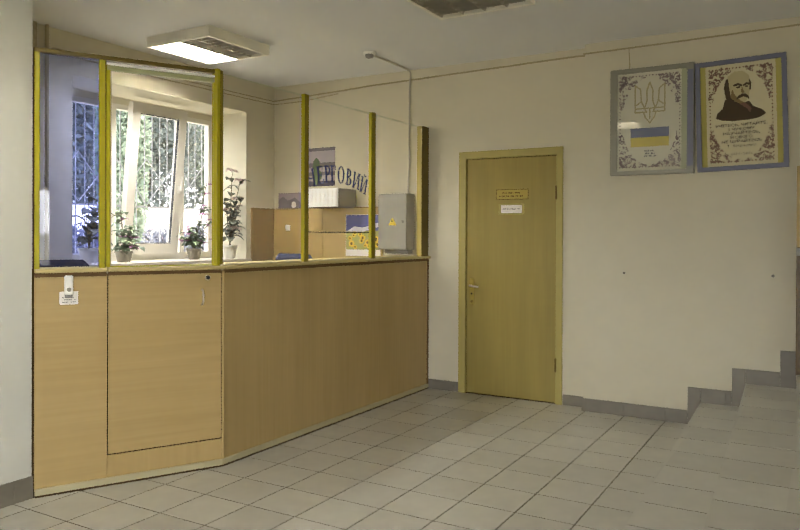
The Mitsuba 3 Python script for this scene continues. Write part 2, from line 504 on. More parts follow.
pq = thing('door_plaque', 'brass name plaque with two engraved lines on the brown door', 'plaque')
obj('plate', bx(0.394, 0.684, Y0 - 0.0085, Y0 - 0.0042, 1.672, 1.76, 0.0015), 'brass_sheet', pq)
rnd = random.Random(5)


def wordrow(x0, x1, z, h, y, gap=0.3):
    ps, x = [], x0
    while x < x1 - h:
        w = h * rnd.uniform(2.0, 4.6)
        w = min(w, x1 - x)
        n = max(1, int(w / (0.8 * h)))
        for q in range(n):
            a = x + q * w / n
            ps.append(bx(a, a + w / n * 0.72, y - 0.0006, y, z, z + h * rnd.choice((1.0, 1.0, 0.8))))
        x += w + h * 0.7
    return cat(*ps)


obj('engraved_line', wordrow(0.45, 0.63, 1.722, 0.013, Y0 - 0.0085), 'brass_dark', pq)
obj('engraved_line', wordrow(0.425, 0.65, 1.695, 0.013, Y0 - 0.0085), 'brass_dark', pq)
obj('rim', xf(ext(sbox(0.394, 1.672, 0.684, 1.76).difference(sbox(0.4, 1.678, 0.678, 1.754)), 0.001), XZ(Y0 - 0.0084)), 'brass_dark', pq)
ps_ = thing('paper_sign', 'small white paper sign in a holder below the brass plaque', 'sign')
obj('holder', bx(0.418, 0.648, Y0 - 0.0075, Y0 - 0.0042, 1.547, 1.637, 0.001), 'door_frame_wood', ps_)
obj('paper', bx(0.44, 0.626, Y0 - 0.0085, Y0 - 0.0074, 1.56, 1.626), 'white_paper', ps_)
obj('printed_line', wordrow(0.456, 0.611, 1.588, 0.012, Y0 - 0.0085), 'panel_grey', ps_)

# ------------------------------------------------------------------ counter
DG = frame4((A2[0], A2[1], 0), (DD[0], DD[1], 0), (NN[0], NN[1], 0), (0, 0, 1))      # local: along, outward, up
dbx = lambda u0, u1, w0, w1, z0, z1, b=0.0: xf(bx(u0, u1, w0, w1, z0, z1, b), DG)
rc = thing('reception_counter', 'long oak laminate duty counter with angled end and built-in door', 'counter')
ZT = 1.186
obj('front_panel', bx(XC - 0.02, XC, A2[1] + 0.012, Y0 - 0.02, 0.03, 1.155), 'oak_upright', rc, label='long front panel with upright grain')
obj('corner_edge', dbx(-0.012, 0.004, -0.03, 0.002, 0.03, 1.155, 0.002), 'oak_upright', rc)
obj('end_edge', bx(XC - 0.03, XC + 0.008, Y0 - 0.02, Y0, 0.0, 1.155, 0.002), 'oak_edge', rc, label='dark edge strip at the back wall')
obj('side_panel', dbx(0.643, DL - 0.004, -0.02, 0.0, 0.03, 1.155), 'oak_across', rc)
obj('plinth_panel', dbx(0.005, 0.641, -0.022, -0.001, 0.03, 0.162), 'oak_upright', rc)
obj('wall_strip', dbx(DL - 0.003, DL + 0.006, -0.03, 0.004, 0.0, ZT), 'dark_gap', rc, label='dark joint strip at the left wall')
kick = Polygon([(XC + 0.014, Y0), (XC + 0.014, A2[1] - 0.007), (B2[0] + 0.0165, B2[1] - 0.002), (B2[0] - 0.004, B2[1] + 0.01), (XC - 0.002, A2[1]), (XC - 0.002, Y0)])
obj('kick_strip', ext(kick, 0.032).apply_translation((0, 0, 0.010)), 'pine_strip', rc, label='pale strip along the floor')
obj('kick_gap', ext(kick.buffer(-0.001), 0.010), 'dark_gap', rc)
# ledge: straight run and two pieces on the angled part
obj('ledge', bx(XC - 0.34, XC + 0.028, A2[1] + 0.005, Y0, 1.164, ZT, 0.004), 'ledge_laminate', rc)
obj('ledge', dbx(0.647, DL - 0.004, -0.06, 0.024, 1.164, ZT, 0.004), 'ledge_laminate', rc)
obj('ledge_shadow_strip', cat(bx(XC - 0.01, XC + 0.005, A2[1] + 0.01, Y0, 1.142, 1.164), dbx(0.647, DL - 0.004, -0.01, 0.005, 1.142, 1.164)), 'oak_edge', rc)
cd = obj('door', dbx(0.008, 0.637, -0.02, 0.001, 0.168, 1.152, 0.002), 'oak_across', rc, label='counter door with level grain and dark joints')
obj('ledge', dbx(-0.005, 0.641, -0.06, 0.024, 1.164, ZT, 0.004), 'ledge_laminate', cd)
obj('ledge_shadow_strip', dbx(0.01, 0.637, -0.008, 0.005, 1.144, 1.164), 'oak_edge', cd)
obj('door_gap', cat(dbx(0.636, 0.646, -0.012, -0.006, 0.16, 1.155), dbx(0.004, 0.009, -0.012, -0.006, 0.16, 1.155), dbx(0.005, 0.64, -0.012, -0.006, 0.158, 0.17)), 'dark_gap', rc)
lk = obj('lock', xf(lathe([(0, 0), (0.017, 0), (0.017, 0.004), (0.013, 0.007), (0.0, 0.007)], 24), DG @ frame4((0.091, 0.001, 1.118), (1, 0, 0), (0, 0, -1), (0, 1, 0))), 'nickel', cd, smooth=30)
obj('lock_core', xf(cyl(0.0115, 0.006, 0.0085, 20), DG @ frame4((0.091, 0.001, 1.118), (1, 0, 0), (0, 0, -1), (0, 1, 0))), 'black_plastic', cd)
hm = spline([(0, 0.0, 0.0), (0, 0.02, 0.006), (0, 0.028, 0.03), (0, 0.028, 0.055), (0, 0.02, 0.079), (0, 0.0, 0.085)], 18)
obj('handle', xf(tube(hm, 0.0055, 10), DG @ frame4((0.124, 0.001, 0.962), (1, 0, 0), (0, 1, 0), (0, 0, 1))), 'chrome', cd, smooth=True, label='small chrome bow handle')

# ------------------------------------------------------------------ yellow glazed partition on the counter
gp = thing('glass_partition', 'glazed screen with yellow metal posts standing on the counter', 'partition')
PT = 2.333


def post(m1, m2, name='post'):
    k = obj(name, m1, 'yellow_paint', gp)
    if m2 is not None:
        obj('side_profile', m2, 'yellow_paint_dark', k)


post(dbx(0.974, 0.999, -0.035, 0.006, ZT, PT - 0.02, 0.002), None)
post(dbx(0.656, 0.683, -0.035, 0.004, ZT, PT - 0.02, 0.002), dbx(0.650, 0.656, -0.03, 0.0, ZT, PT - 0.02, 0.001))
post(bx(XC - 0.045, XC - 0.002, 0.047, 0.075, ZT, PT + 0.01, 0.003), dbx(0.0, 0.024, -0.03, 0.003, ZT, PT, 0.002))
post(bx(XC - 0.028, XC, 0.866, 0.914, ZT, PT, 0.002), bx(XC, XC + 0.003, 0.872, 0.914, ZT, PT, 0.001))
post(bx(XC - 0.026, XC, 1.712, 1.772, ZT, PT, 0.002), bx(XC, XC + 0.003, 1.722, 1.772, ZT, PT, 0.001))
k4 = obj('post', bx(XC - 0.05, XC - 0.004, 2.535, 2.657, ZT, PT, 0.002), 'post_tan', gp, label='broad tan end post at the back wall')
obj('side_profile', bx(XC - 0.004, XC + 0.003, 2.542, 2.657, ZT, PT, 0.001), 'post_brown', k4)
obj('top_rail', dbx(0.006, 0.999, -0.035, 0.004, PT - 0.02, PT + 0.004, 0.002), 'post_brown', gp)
obj('wall_strip', dbx(DL - 0.003, DL + 0.004, -0.03, 0.004, ZT + 0.002, PT), 'dark_gap', gp, label='dark joint strip at the left wall')
obj('bottom_rail', dbx(0.685, 0.975, -0.03, -0.004, ZT, ZT + 0.008), 'pine_strip', gp)
df = obj('door_frame', cat(dbx(0.628, 0.648, -0.03, 0.0, ZT + 0.002, 2.29, 0.002), dbx(0.028, 0.052, -0.03, 0.0, ZT + 0.002, 2.29, 0.002), dbx(0.05, 0.63, -0.03, -0.012, ZT + 0.002, ZT + 0.008, 0.002)), 'yellow_paint', gp)
obj('top_stile', dbx(0.03, 0.646, -0.03, 0.0015, 2.262, 2.288, 0.002), 'grey_strip', df, label='greyish upper rail of the glazed door')
obj('white_trim', dbx(0.03, 0.646, -0.02, 0.003, 2.29, 2.302), 'white_plastic', df)
obj('glazing_bead', cat(dbx(0.622, 0.628, -0.02, -0.004, ZT + 0.01, 2.26), dbx(0.052, 0.057, -0.02, -0.004, ZT + 0.01, 2.26)), 'pine_strip', df)


def dsheet(u0, u1, w, z0, z1):
    q = np.array([(u0, w, z0, 1), (u1, w, z0, 1), (u1, w, z1, 1), (u0, w, z1, 1)]) @ DG.T
    return sheet(*q[:, :3])


obj('pane', dsheet(0.684, 0.975, -0.015, ZT, PT - 0.02), 'pane_blue', gp, label='bluish tinted pane')
obj('pane', dsheet(0.058, 0.634, -0.015, ZT, 2.27), 'pane_clear', df)


def ysheet(y0, y1, z0, z1, x=XC - 0.012):
    return sheet((x, y0, z0), (x, y1, z0), (x, y1, z1), (x, y0, z1))


for (a, b, z0) in ((0.07, 0.84, ZT), (0.9, 1.7, 1.392), (1.76, 2.45, ZT)):
    pk = obj('pane', ysheet(a, b, z0, PT - 0.012), 'pane_clear', gp)
    obj('edge', bx(XC - 0.0145, XC - 0.0095, a, b, PT - 0.014, PT - 0.01), 'glass_edge', pk)
sp = obj('hatch_pane', ysheet(0.9, 1.7, ZT + 0.003, 1.385, XC - 0.018), 'pane_clear', gp)
obj('hatch_edge', bx(XC - 0.022, XC - 0.006, 0.915, 1.695, 1.386, 1.392), 'black_plastic', sp)
obj('sill_bead', cat(bx(XC - 0.02, XC + 0.004, 0.076, 0.834, ZT, ZT + 0.008), bx(XC - 0.02, XC + 0.004, 0.915, 1.695, ZT, ZT + 0.008), bx(XC - 0.02, XC + 0.004, 1.778, 2.445, ZT, ZT + 0.008)), 'pine_strip', gp)

# ------------------------------------------------------------------ lettering on the glass
GX = frame4((XC - 0.0115, 0, 0), (0, 1, 0), (0, 0, 1), (1, 0, 0))


def rect(x0, x1, z0, z1):
    return sbox(x0, z0, x1, z1)


def ring(cx, cz, rx, rz, tx, tz):
    c = Point(0, 0).buffer(1, 24)
    return aff.translate(aff.scale(c, rx, rz), cx, cz).difference(aff.translate(aff.scale(c, rx - tx, rz - tz), cx, cz))


th, tn = 0.15, 0.055
serif = lambda x, z: rect(x - 0.06, x + th + 0.06, z, z + tn)
stem = lambda x, z0=0.0, z1=1.0: unary_union([rect(x, x + th, z0, z1)])
I = unary_union([stem(0.06), stem(0.6), serif(0.06, 0), serif(0.06, 1 - tn), serif(0.6, 0), serif(0.6, 1 - tn), Polygon([(0.18, 0.08), (0.26, 0.08), (0.63, 0.92), (0.55, 0.92)])])
half = lambda g: g.intersection(sbox(0.2, -1, 3, 3))
GLYPH = {
    'ch': unary_union([stem(0.52), serif(0.52, 0), serif(0.52, 1 - tn), stem(0.02, 0.6, 1.0), serif(0.02, 1 - tn), ring(0.36, 0.62, 0.34, 0.2, 0.14, 0.07).intersection(sbox(-1, -1, 0.6, 0.62)), ]),
    'ie': unary_union([stem(0.06), rect(0.0, 0.6, 0, tn), rect(0.0, 0.58, 1 - tn, 1), rect(0.1, 0.44, 0.48, 0.48 + tn), rect(0.56, 0.61, 0, 0.24), rect(0.54, 0.585, 0.78, 1), rect(0.4, 0.445, 0.38, 0.62)]),
    'er': unary_union([stem(0.06), serif(0.06, 0), rect(0, 0.3, 1 - tn, 1), rect(0.15, 0.3, 0.44, 0.44 + tn), half(ring(0.28, 0.72, 0.3, 0.28, 0.14, 0.055))]),
    'ge': unary_union([stem(0.06), serif(0.06, 0), rect(0, 0.56, 1 - tn, 1), rect(0.51, 0.56, 0.74, 1)]),
    'o': ring(0.36, 0.5, 0.36, 0.52, 0.14, 0.05),
    've': unary_union([stem(0.06), rect(0, 0.3, 1 - tn, 1), rect(0, 0.3, 0, tn), rect(0.15, 0.3, 0.49, 0.49 + tn), half(ring(0.26, 0.76, 0.28, 0.24, 0.14, 0.055)), half(ring(0.28, 0.26, 0.33, 0.26, 0.15, 0.055))]),
    'i': I,
    'ishort': unary_union([I, ring(0.4, 1.2, 0.17, 0.13, 0.06, 0.06).intersection(sbox(0, 0, 1, 1.2))]),
}
lt = thing('glass_lettering', 'dark blue letters ЧЕРГОВИЙ in an arch on the glass screen', 'lettering')
yc = [0.957, 1.062, 1.150, 1.222, 1.318, 1.420, 1.520, 1.622]
for g, y in zip(('ch', 'ie', 'er', 'ge', 'o', 've', 'i', 'ishort'), yc):
    R_ = 1.05
    dy = y - 1.27
    z = 1.813 + math.sqrt(R_ * R_ - dy * dy) - R_
    p = aff.translate(GLYPH[g], -GLYPH[g].bounds[0] / 2 - GLYPH[g].bounds[2] / 2, -0.5)
    p = aff.scale(p, 0.115, 0.123, origin=(0, 0))
    p = aff.rotate(p, -math.degrees(math.asin(dy / R_)) * 0.8, origin=(0, 0))
    obj('letter', xf(ext(aff.translate(p, y, z), 0.0012), GX), 'navy_letter', lt)

# ------------------------------------------------------------------ doorbell and label on the side panel
db = thing('doorbell', 'white plastic doorbell button on the counter left of its door', 'doorbell')
obj('body', dbx(0.815, 0.858, 0.0012, 0.022, 1.046, 1.15, 0.006), 'white_plastic', db)
obj('button', xf(lathe([(0, 0), (0.011, 0), (0.011, 0.003), (0.008, 0.005), (0, 0.005)], 20), DG @ frame4((0.836, 0.022, 1.075), (1, 0, 0), (0, 0, -1), (0, 1, 0))), 'cabinet_grey', db, smooth=30)
obj('base', dbx(0.818, 0.855, 0.0012, 0.016, 1.03, 1.05, 0.004), 'panel_grey', db)
pl = thing('paper_label', 'white paper label stuck on the counter below the doorbell', 'label')
obj('paper', dbx(0.789, 0.880, 0.0004, 0.0016, 0.995, 1.064), 'white_paper', pl)
lr = cat(*[dbx(0.80 + 0.01 * k, 0.807 + 0.01 * k, 0.0016, 0.002, z, z + 0.005) for z in (1.005, 1.018, 1.03) for k in range(7) if (k * 7 + int(z * 1000)) % 5])
obj('printed_line', lr, 'panel_grey', pl)

# ------------------------------------------------------------------ window
FX = -2.5
w1 = structure('window_1', 'white plastic three-part window with its middle sash tilted inwards')
FZ0, FZ1 = 1.15, 2.50


def wbx(y0, y1, z0, z1, x0=FX - 0.06, x1=FX, b=0.004):
    return bx(x0, x1, y0, y1, z0, z1, b)


obj('frame', cat(wbx(OY0, OY0 + 0.05, FZ0, FZ1), wbx(OY1 - 0.05, OY1, FZ0, FZ1), wbx(OY0, OY1, FZ1 - 0.045, FZ1), wbx(OY0, OY1, FZ0 - 0.02, FZ0 + 0.05)), 'window_pvc', w1)
for y in (1.085, 1.855):
    obj('mullion', wbx(y - 0.028, y + 0.028, FZ0, FZ1), 'window_pvc', w1)
for a, b in ((OY0 + 0.05, 1.057), (1.883, OY1 - 0.05)):
    pk = obj('pane', sheet((FX - 0.03, a, FZ0 + 0.05), (FX - 0.03, b, FZ0 + 0.05), (FX - 0.03, b, FZ1 - 0.05), (FX - 0.03, a, FZ1 - 0.05)), 'pane_clear', w1)
obj('head_plaster', bx(FX - 0.05, FX - 0.002, OY0, OY1, FZ1, OZ1), 'paint_wall', w1)
# middle sash, hinged at the bottom, its top tilted into the room
sy0, sy1, sz0, sz1 = 1.125, 1.735, 1.205, 2.515
ang = 0.10
TS = np.eye(4)
TS[:3, :3] = [[math.cos(ang), 0, math.sin(ang)], [0, 1, 0], [-math.sin(ang), 0, math.cos(ang)]]
TS[:3, 3] = (FX + 0.012, 0, sz0)
sm = lambda m: xf(m, TS)
sf = 0.085
H_ = sz1 - sz0
fr_ = Polygon([(sy0, 0), (sy1, 0), (sy1, H_), (sy0, H_)], [[(sy0 + sf, sf), (sy1 - sf, sf), (sy1 - sf, H_ - sf), (sy0 + sf, H_ - sf)]])
YZ = frame4((0, 0, 0), (0, 1, 0), (0, 0, 1), (1, 0, 0))
sash = obj('sash', sm(xf(ext(fr_, 0.06), YZ)), 'window_pvc', w1, label='white middle sash tilted into the room')
gk = fr_.buffer(0).difference(Polygon([(sy0, 0), (sy1, 0), (sy1, H_), (sy0, H_)]))
gin = sbox(sy0 + sf - 0.001, sf - 0.001, sy1 - sf + 0.001, H_ - sf + 0.001)
obj('gasket', sm(xf(ext(gin.difference(gin.buffer(-0.008, join_style=2)), 0.02), frame4((0.03, 0, 0), (0, 1, 0), (0, 0, 1), (1, 0, 0)))), 'gasket', sash)
q = np.array([(0.03, sy0 + sf, sf, 1), (0.03, sy1 - sf, sf, 1), (0.03, sy1 - sf, H_ - sf, 1), (0.03, sy0 + sf, H_ - sf, 1)]) @ TS.T
obj('pane', sheet(*q[:, :3]), 'pane_clear', sash)
obj('handle', sm(cat(bx(0.06, 0.072, sy1 - 0.058, sy1 - 0.028, 0.55, 0.62, 0.003), bx(0.072, 0.1, sy1 - 0.05, sy1 - 0.036, 0.575, 0.595, 0.003), bx(0.088, 0.102, sy1 - 0.053, sy1 - 0.033, 0.59, 0.71, 0.004))), 'white_plastic', sash)
ws = thing('window_sill', 'wide white sill board under the window', 'sill', kind='structure')
scene[ws] = mikit.ply(bx(FX, XW + 0.04, OY0 - 0.04, OY1 + 0.04, 1.11, 1.137, 0.004), 'sill_white')
labels[ws].pop('category', None)

# security grille outside
gr = thing('window_grille', 'pale metal security grille with upright bars and crossed diamonds outside the window', 'grille')
GXp = -2.595
y = 0.43
gi = 0
while y < 2.24:
    obj('bar', cyl(0.0048, OZ0 - 0.02, OZ1 + 0.01, 6, (GXp, y)), 'grille_paint', gr, smooth=60)
    y += 0.0885
    gi += 1
for z in (1.2, 1.62, 2.5):
    obj('rail', bx(GXp - 0.006, GXp + 0.006, OY0 - 0.01, OY1 + 0.01, z - 0.008, z + 0.008), 'grille_paint', gr)
y = 0.45
while y < 2.2:
    for (a, b) in (((y, 1.64), (y + 0.354, 2.06)), ((y + 0.354, 1.64), (y, 2.06))):
        obj('cross_bar', tube([(GXp + 0.008, *a), (GXp + 0.008, *b)], 0.005, 6), 'grille_paint', gr, smooth=60)
    y += 0.177 * 2

# ------------------------------------------------------------------ outside
rng = np.random.default_rng(11)
struct('ground', bx(-60, XW - WT - 0.02, -40, 60, -0.2, 0.0), mat('ground_paving', lin(150, 148, 140), 0.9, spec=0.1), label='paved yard outside the window')


def leaves(n, centre, radii, size, seed, power=0.4, droop=0.5):
    r = np.random.default_rng(seed)
    d = r.normal(size=(n, 3))
    d /= np.linalg.norm(d, axis=1, keepdims=True)
    lump = 0.72 + 0.5 * meshkit.fbm(d * 2.3 + seed, 3, seed)
    p = np.asarray(centre) + d * np.asarray(radii) * (r.random((n, 1)) ** power) * lump[:, None]
    a = r.normal(size=(n, 3))
    a /= np.linalg.norm(a, axis=1, keepdims=True)
    b = np.cross(a, r.normal(size=(n, 3)))
    b /= np.linalg.norm(b, axis=1, keepdims=True)
    s = size * r.uniform(0.6, 1.3, (n, 1))
    v = np.stack([p - a * s, p - b * s * 0.42, p + a * s, p + b * s * 0.42], 1).reshape(-1, 3)
    i = np.arange(n)[:, None] * 4
    f = np.vstack([i + [0, 1, 2], i + [0, 2, 3]])
    return (v, f)


def tree(x, y, h, r, seed, mat_, label):
    t = thing('tree', label, 'tree', 'trees outside the window')
    rr = random.Random(seed)
    pts = [(x + rr.uniform(-0.1, 0.1) * k, y + rr.uniform(-0.1, 0.1) * k, h * 0.2 * k) for k in range(5)]
    br = [tube(spline(pts, 12), np.linspace(0.16, 0.05, 12), 8)]
    for k in range(9):
        a, z = rr.uniform(0, 2 * PI), h * rr.uniform(0.25, 0.7)
        c = np.array((x, y, z))
        br.append(tube([c, c + r * 0.4 * np.array((math.cos(a), math.sin(a), 0.5)), c + r * 0.8 * np.array((math.cos(a), math.sin(a), 0.8))], [0.05, 0.035, 0.015], 6))
    obj('trunk', cat(*br), 'bark', t, smooth=40)
    obj('foliage', leaves(9000, (x, y, h * 0.57), (r, r, h * 0.46), 0.05 * r + 0.06, seed), mat_, t, kind='stuff')


for k, (x, y, h, r, m_, lb) in enumerate((
        (-21.0, 12.6, 11.0, 2.3, 'leaf_tree', 'leafy tree behind the white wall seen through the bluish pane'),
        (-21.0, 17.1, 12.0, 2.35, 'leaf_tree', 'leafy tree behind the white wall seen through the tilted sash'),
        (-21.0, 22.6, 11.0, 2.3, 'leaf_tree_pale', 'paler tree behind the white wall seen right of the tilted sash'),
        (-27.5, 19.6, 14.0, 3.6, 'leaf_tree', 'farther tall tree behind the others outside the window'),
        (-27.5, 28.4, 13.0, 3.6, 'leaf_tree', 'farthest tree to the right behind the white wall outside the window'),
        (-27.5, 12.0, 13.0, 3.4, 'leaf_tree_pale', 'pale tree in the second row outside behind the bluish pane'),
        (-7.0, 4.78, 5.0, 0.42, 'leaf_tree_pale', 'slim bright green tree close outside in the gap left of the tilted sash'))):
    tree(x, y, h, r, 40 + k, m_, lb)
gw = thing('garden_wall', 'bright white wall across the yard seen through the window bars', 'wall')
obj('wall_body', bx(-17.2, -17.0, -2, 30, 0, 2.2), 'garden_wall_white', gw)
obj('coping', bx(-17.28, -16.92, -2, 30, 2.2, 2.28), 'garden_wall_white', gw)
hd = thing('hedge', 'greyish hedge below the white wall outside the window', 'hedge')
obj('foliage', cat(*[trimesh.Trimesh(*leaves(2600, (-13.5, yy, 0.75), (0.5, 0.9, 0.85), 0.09, 70 + i, 0.3), process=False) for i, yy in enumerate(np.arange(5, 18, 1.1))]), 'leaf_hedge', hd, kind='stuff')
obj('stem', cat(*[cyl(0.03, 0, 0.8, 6, (-13.5, yy)) for yy in np.arange(5, 18, 1.1)]), 'bark', hd)

# ------------------------------------------------------------------ plants on the sill
SZ = 1.137


def pot(t, x, y, r, h, m_):
    obj('pot', lathe([(0, 0), (r * 0.72, 0), (r * 0.95, h * 0.8), (r * 1.06, h * 0.82), (r * 1.06, h), (r * 0.95, h), (r * 0.92, h * 0.86), (0, h * 0.86)], 24, (x, y)).apply_translation((0, 0, SZ)), m_, t, smooth=35)


def leafblade(base, tip, w, sag=0.2):
    base, tip = np.asarray(base, float), np.asarray(tip, float)
    d = tip - base
    L = np.linalg.norm(d)
    side = np.cross(d, (0.2, 0.1, 1.0))
    side /= np.linalg.norm(side) + 1e-9
    nrm = np.cross(side, d / L)
    v, f = [], []
    prof = (0.1, 0.75, 1.0, 0.78, 0.05)
    for i, s in enumerate((0, 0.28, 0.55, 0.8, 1.0)):
        c = base + d * s + nrm * (math.sin(s * PI) * sag * L) - np.array((0, 0, 0.25 * L * s * s))
        v += [c - side * w * prof[i], c + nrm * (-0.18 * w), c + side * w * prof[i]]
    for i in range(4):
        a = 3 * i
        f += [(a, a + 1, a + 4), (a, a + 4, a + 3), (a + 1, a + 2, a + 5), (a + 1, a + 5, a + 4)]
    m = trimesh.Trimesh(np.array(v), np.array(f), process=False)
    m2 = m.copy()
    m2.invert()
    m2.apply_translation(nrm * -0.0012)
    return cat(m, m2)


def blossom(c, r, seed, n=6):
    rr = random.Random(seed)
    ms = []
    for k in range(n):
        a = 2 * PI * k / n + rr.uniform(-0.2, 0.2)
        e = rr.uniform(-0.3, 0.5)
        ms.append(leafblade(c, np.asarray(c) + r * np.array((math.cos(a) * math.cos(e), math.sin(a) * math.cos(e), math.sin(e))), r * 0.42, 0.15))
    return cat(*ms)


def plant(label, x, y, pm, pr, ph, stems, leafn, lsize, lmat, flowers, fmat, frad, seed):
    t = thing('potted_plant', label, 'plant', 'plants on the window sill')
    rr = random.Random(seed)
    pot(t, x, y, pr, ph, pm)
    tops = []
    for (dx, dy, h) in stems:
        p = spline([(x, y, SZ + ph * 0.7), (x + dx * 0.25, y + dy * 0.25, SZ + ph + h * 0.35), (x + dx * 0.7, y + dy * 0.7, SZ + ph + h * 0.75), (x + dx, y + dy, SZ + ph + h)], 14)
        obj('stem', tube(p, np.linspace(0.006, 0.003, 14), 6), 'stem_brown', t, smooth=True)
        tops.append(p)
    for k in range(leafn):
        p = tops[k % len(tops)]
        b = p[rr.randrange(3, 13)]
        a = rr.uniform(0, 2 * PI)
        L = lsize * rr.uniform(0.7, 1.25)
        if b[1] + math.sin(a) * L > OY1 - 0.02 or b[0] + math.cos(a) * L < FX + 0.14 or b[1] + math.sin(a) * L < OY0 + 0.02:
            a += PI
        obj('leaf', leafblade(b, b + np.array((math.cos(a) * L, math.sin(a) * L, rr.uniform(-0.1, 0.6) * L)), L * 0.34), lmat, t, smooth=True)
    for k in range(flowers):
        p = tops[k % len(tops)]
        b = p[rr.choice((13, 13, 11, 9))] + np.array((rr.uniform(-0.03, 0.03), rr.uniform(-0.03, 0.03), rr.uniform(-0.02, 0.02)))
        obj('flower', blossom(b, frad * rr.uniform(0.8, 1.2), seed + k), fmat, t, smooth=True)


plant('tall sparse plant with dull flower heads at the right end of the sill', -2.12, 2.1, 'pot_white', 0.07, 0.13,
      [(0.08, 0.06, 0.64), (0.03, 0.0, 0.72), (0.08, 0.08, 0.45), (0.0, -0.06, 0.42), (0.06, 0.02, 0.3), (0.02, 0.06, 0.22)], 64, 0.1, 'leaf_indoor_dark', 7, 'petal_pale', 0.07, 3)
plant('bushy plant with purple blossoms beside the right window post', -2.28, 1.80, 'pot_grey', 0.07, 0.1,
      [(0.0, 0.16, 0.62), (0.04, 0.1, 0.4), (-0.04, -0.05, 0.2), (0.05, 0.2, 0.3), (0.05, -0.12, 0.16), (0.07, -0.04, 0.08), (-0.02, -0.12, 0.1), (0.08, 0.08, 0.1)], 80, 0.09, 'leaf_indoor', 18, 'petal_purple', 0.035, 9)
plant('low green plant with pink blossoms left of the tilted sash', -2.2, 0.95, 'pot_grey', 0.07, 0.09,
      [(0.02, 0.06, 0.2), (-0.04, 0.0, 0.34), (0.05, -0.06, 0.16), (0.0, 0.1, 0.12), (0.06, 0.02, 0.05), (0.05, 0.09, 0.03)], 60, 0.09, 'leaf_indoor', 7, 'petal_purple', 0.035, 15)
plant('leafy plant on the sill seen through the bluish pane', -2.2, 0.62, 'pot_white', 0.08, 0.12,
      [(0.02, 0.06, 0.3), (-0.04, 0.1, 0.36), (0.05, -0.06, 0.26), (0.0, 0.0, 0.4)], 26, 0.14, 'leaf_indoor_dark', 0, 'petal_pale', 0.04, 21)

# ------------------------------------------------------------------ duty room fittings
wp = thing('wall_panelling', 'oak laminate wainscot in the corner behind the counter', 'panelling')
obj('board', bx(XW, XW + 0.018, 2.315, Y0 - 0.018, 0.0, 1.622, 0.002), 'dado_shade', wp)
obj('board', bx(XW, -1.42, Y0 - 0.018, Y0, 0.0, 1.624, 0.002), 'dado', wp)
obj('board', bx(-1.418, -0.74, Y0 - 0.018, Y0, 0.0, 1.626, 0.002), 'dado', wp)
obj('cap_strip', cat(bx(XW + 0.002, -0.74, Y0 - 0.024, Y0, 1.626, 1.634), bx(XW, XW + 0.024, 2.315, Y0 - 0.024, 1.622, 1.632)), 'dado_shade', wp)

YP = Y0 - 0.0185
c1 = thing('wall_calendar', 'picture poster with a green tree on the wall above the pale box', 'poster')
obj('sheet', bx(-1.655, -1.287, Y0 - 0.003, Y0 - 0.0005, 1.845, 2.222), mat('poster_violet', lin(150, 142, 150), 0.7, spec=0.2), c1)
obj('picture_band', cat(bx(-1.655, -1.287, Y0 - 0.0036, Y0 - 0.003, 2.03, 2.075), bx(-1.655, -1.287, Y0 - 0.0036, Y0 - 0.003, 1.95, 1.985), bx(-1.655, -1.287, Y0 - 0.0036, Y0 - 0.003, 2.19, 2.222)), mat('poster_grey', lin(104, 98, 106), 0.7, spec=0.2), c1)
obj('picture_tree', xf(ext(unary_union([aff.scale(Point(-1.51, 2.05).buffer(0.045), 0.9, 1.6), sbox(-1.522, 1.86, -1.498, 2.03), aff.scale(Point(-1.5, 1.95).buffer(0.05), 1.2, 1.1)]), 0.0008), XZ(Y0 - 0.0036)), mat('poster_green', lin(84, 100, 76), 0.7, spec=0.2), c1)
obj('picture_ground', bx(-1.655, -1.287, Y0 - 0.0036, Y0 - 0.003, 1.845, 1.895), mat('poster_dark', lin(70, 66, 84), 0.7, spec=0.2), c1)

c2 = thing('photo_calendar', 'small dark landscape photo card on the wainscot edge', 'picture')
obj('sheet', bx(-1.985, -1.70, Y0 - 0.004, Y0 - 0.001, 1.636, 1.788), mat('photo_mauve', lin(140, 128, 136), 0.6, spec=0.2), c2)
obj('picture_hill', xf(ext(Polygon([(-1.983, 1.638), (-1.702, 1.638), (-1.702, 1.69), (-1.78, 1.74), (-1.86, 1.71), (-1.93, 1.755), (-1.983, 1.72)]), 0.0006), XZ(Y0 - 0.004)), 'poster_grey', c2)
obj('picture_spot', xf(ext(aff.scale(Point(-1.79, 1.67).buffer(0.03), 1, 1.1), 0.0012), XZ(Y0 - 0.004)), 'white_paper', c2)

cb = thing('control_box', 'pale ribbed box with grey side on the wall below the picture poster', 'box')
bxx0, bxx1, by0, bz0, bz1 = -1.46, -1.04, 2.36, 1.628, 1.80
obj('body', bx(bxx0, bxx1, by0 + 0.012, Y0, bz0, bz1, 0.006), 'panel_grey', cb)
fc = obj('front_cover', bx(bxx0, bxx1 - 0.002, by0, by0 + 0.013, bz0, bz1, 0.003), 'white_plastic', cb)
for k in range(9):
    obj('rib', bx(bxx0 + 0.03 + k * 0.046, bxx0 + 0.036 + k * 0.046, by0 - 0.003, by0 + 0.002, bz0 + 0.012, bz1 - 0.012), 'lamp_housing', fc)

sf_ = thing('sunflower_poster', 'poster of sunflowers under a blue sky on the wainscot', 'poster')
sx0, sx1, sz0_, sz1_ = -1.145, -0.757, 1.172, 1.562
obj('sheet', bx(sx0, sx1, YP - 0.002, YP, sz0_, sz1_), 'white_paper', sf_)


def on_poster(poly, m_, name, lay):
    obj(name, xf(ext(poly, 0.0004), XZ(YP - 0.002 - 0.0004 * lay)), m_, sf_)


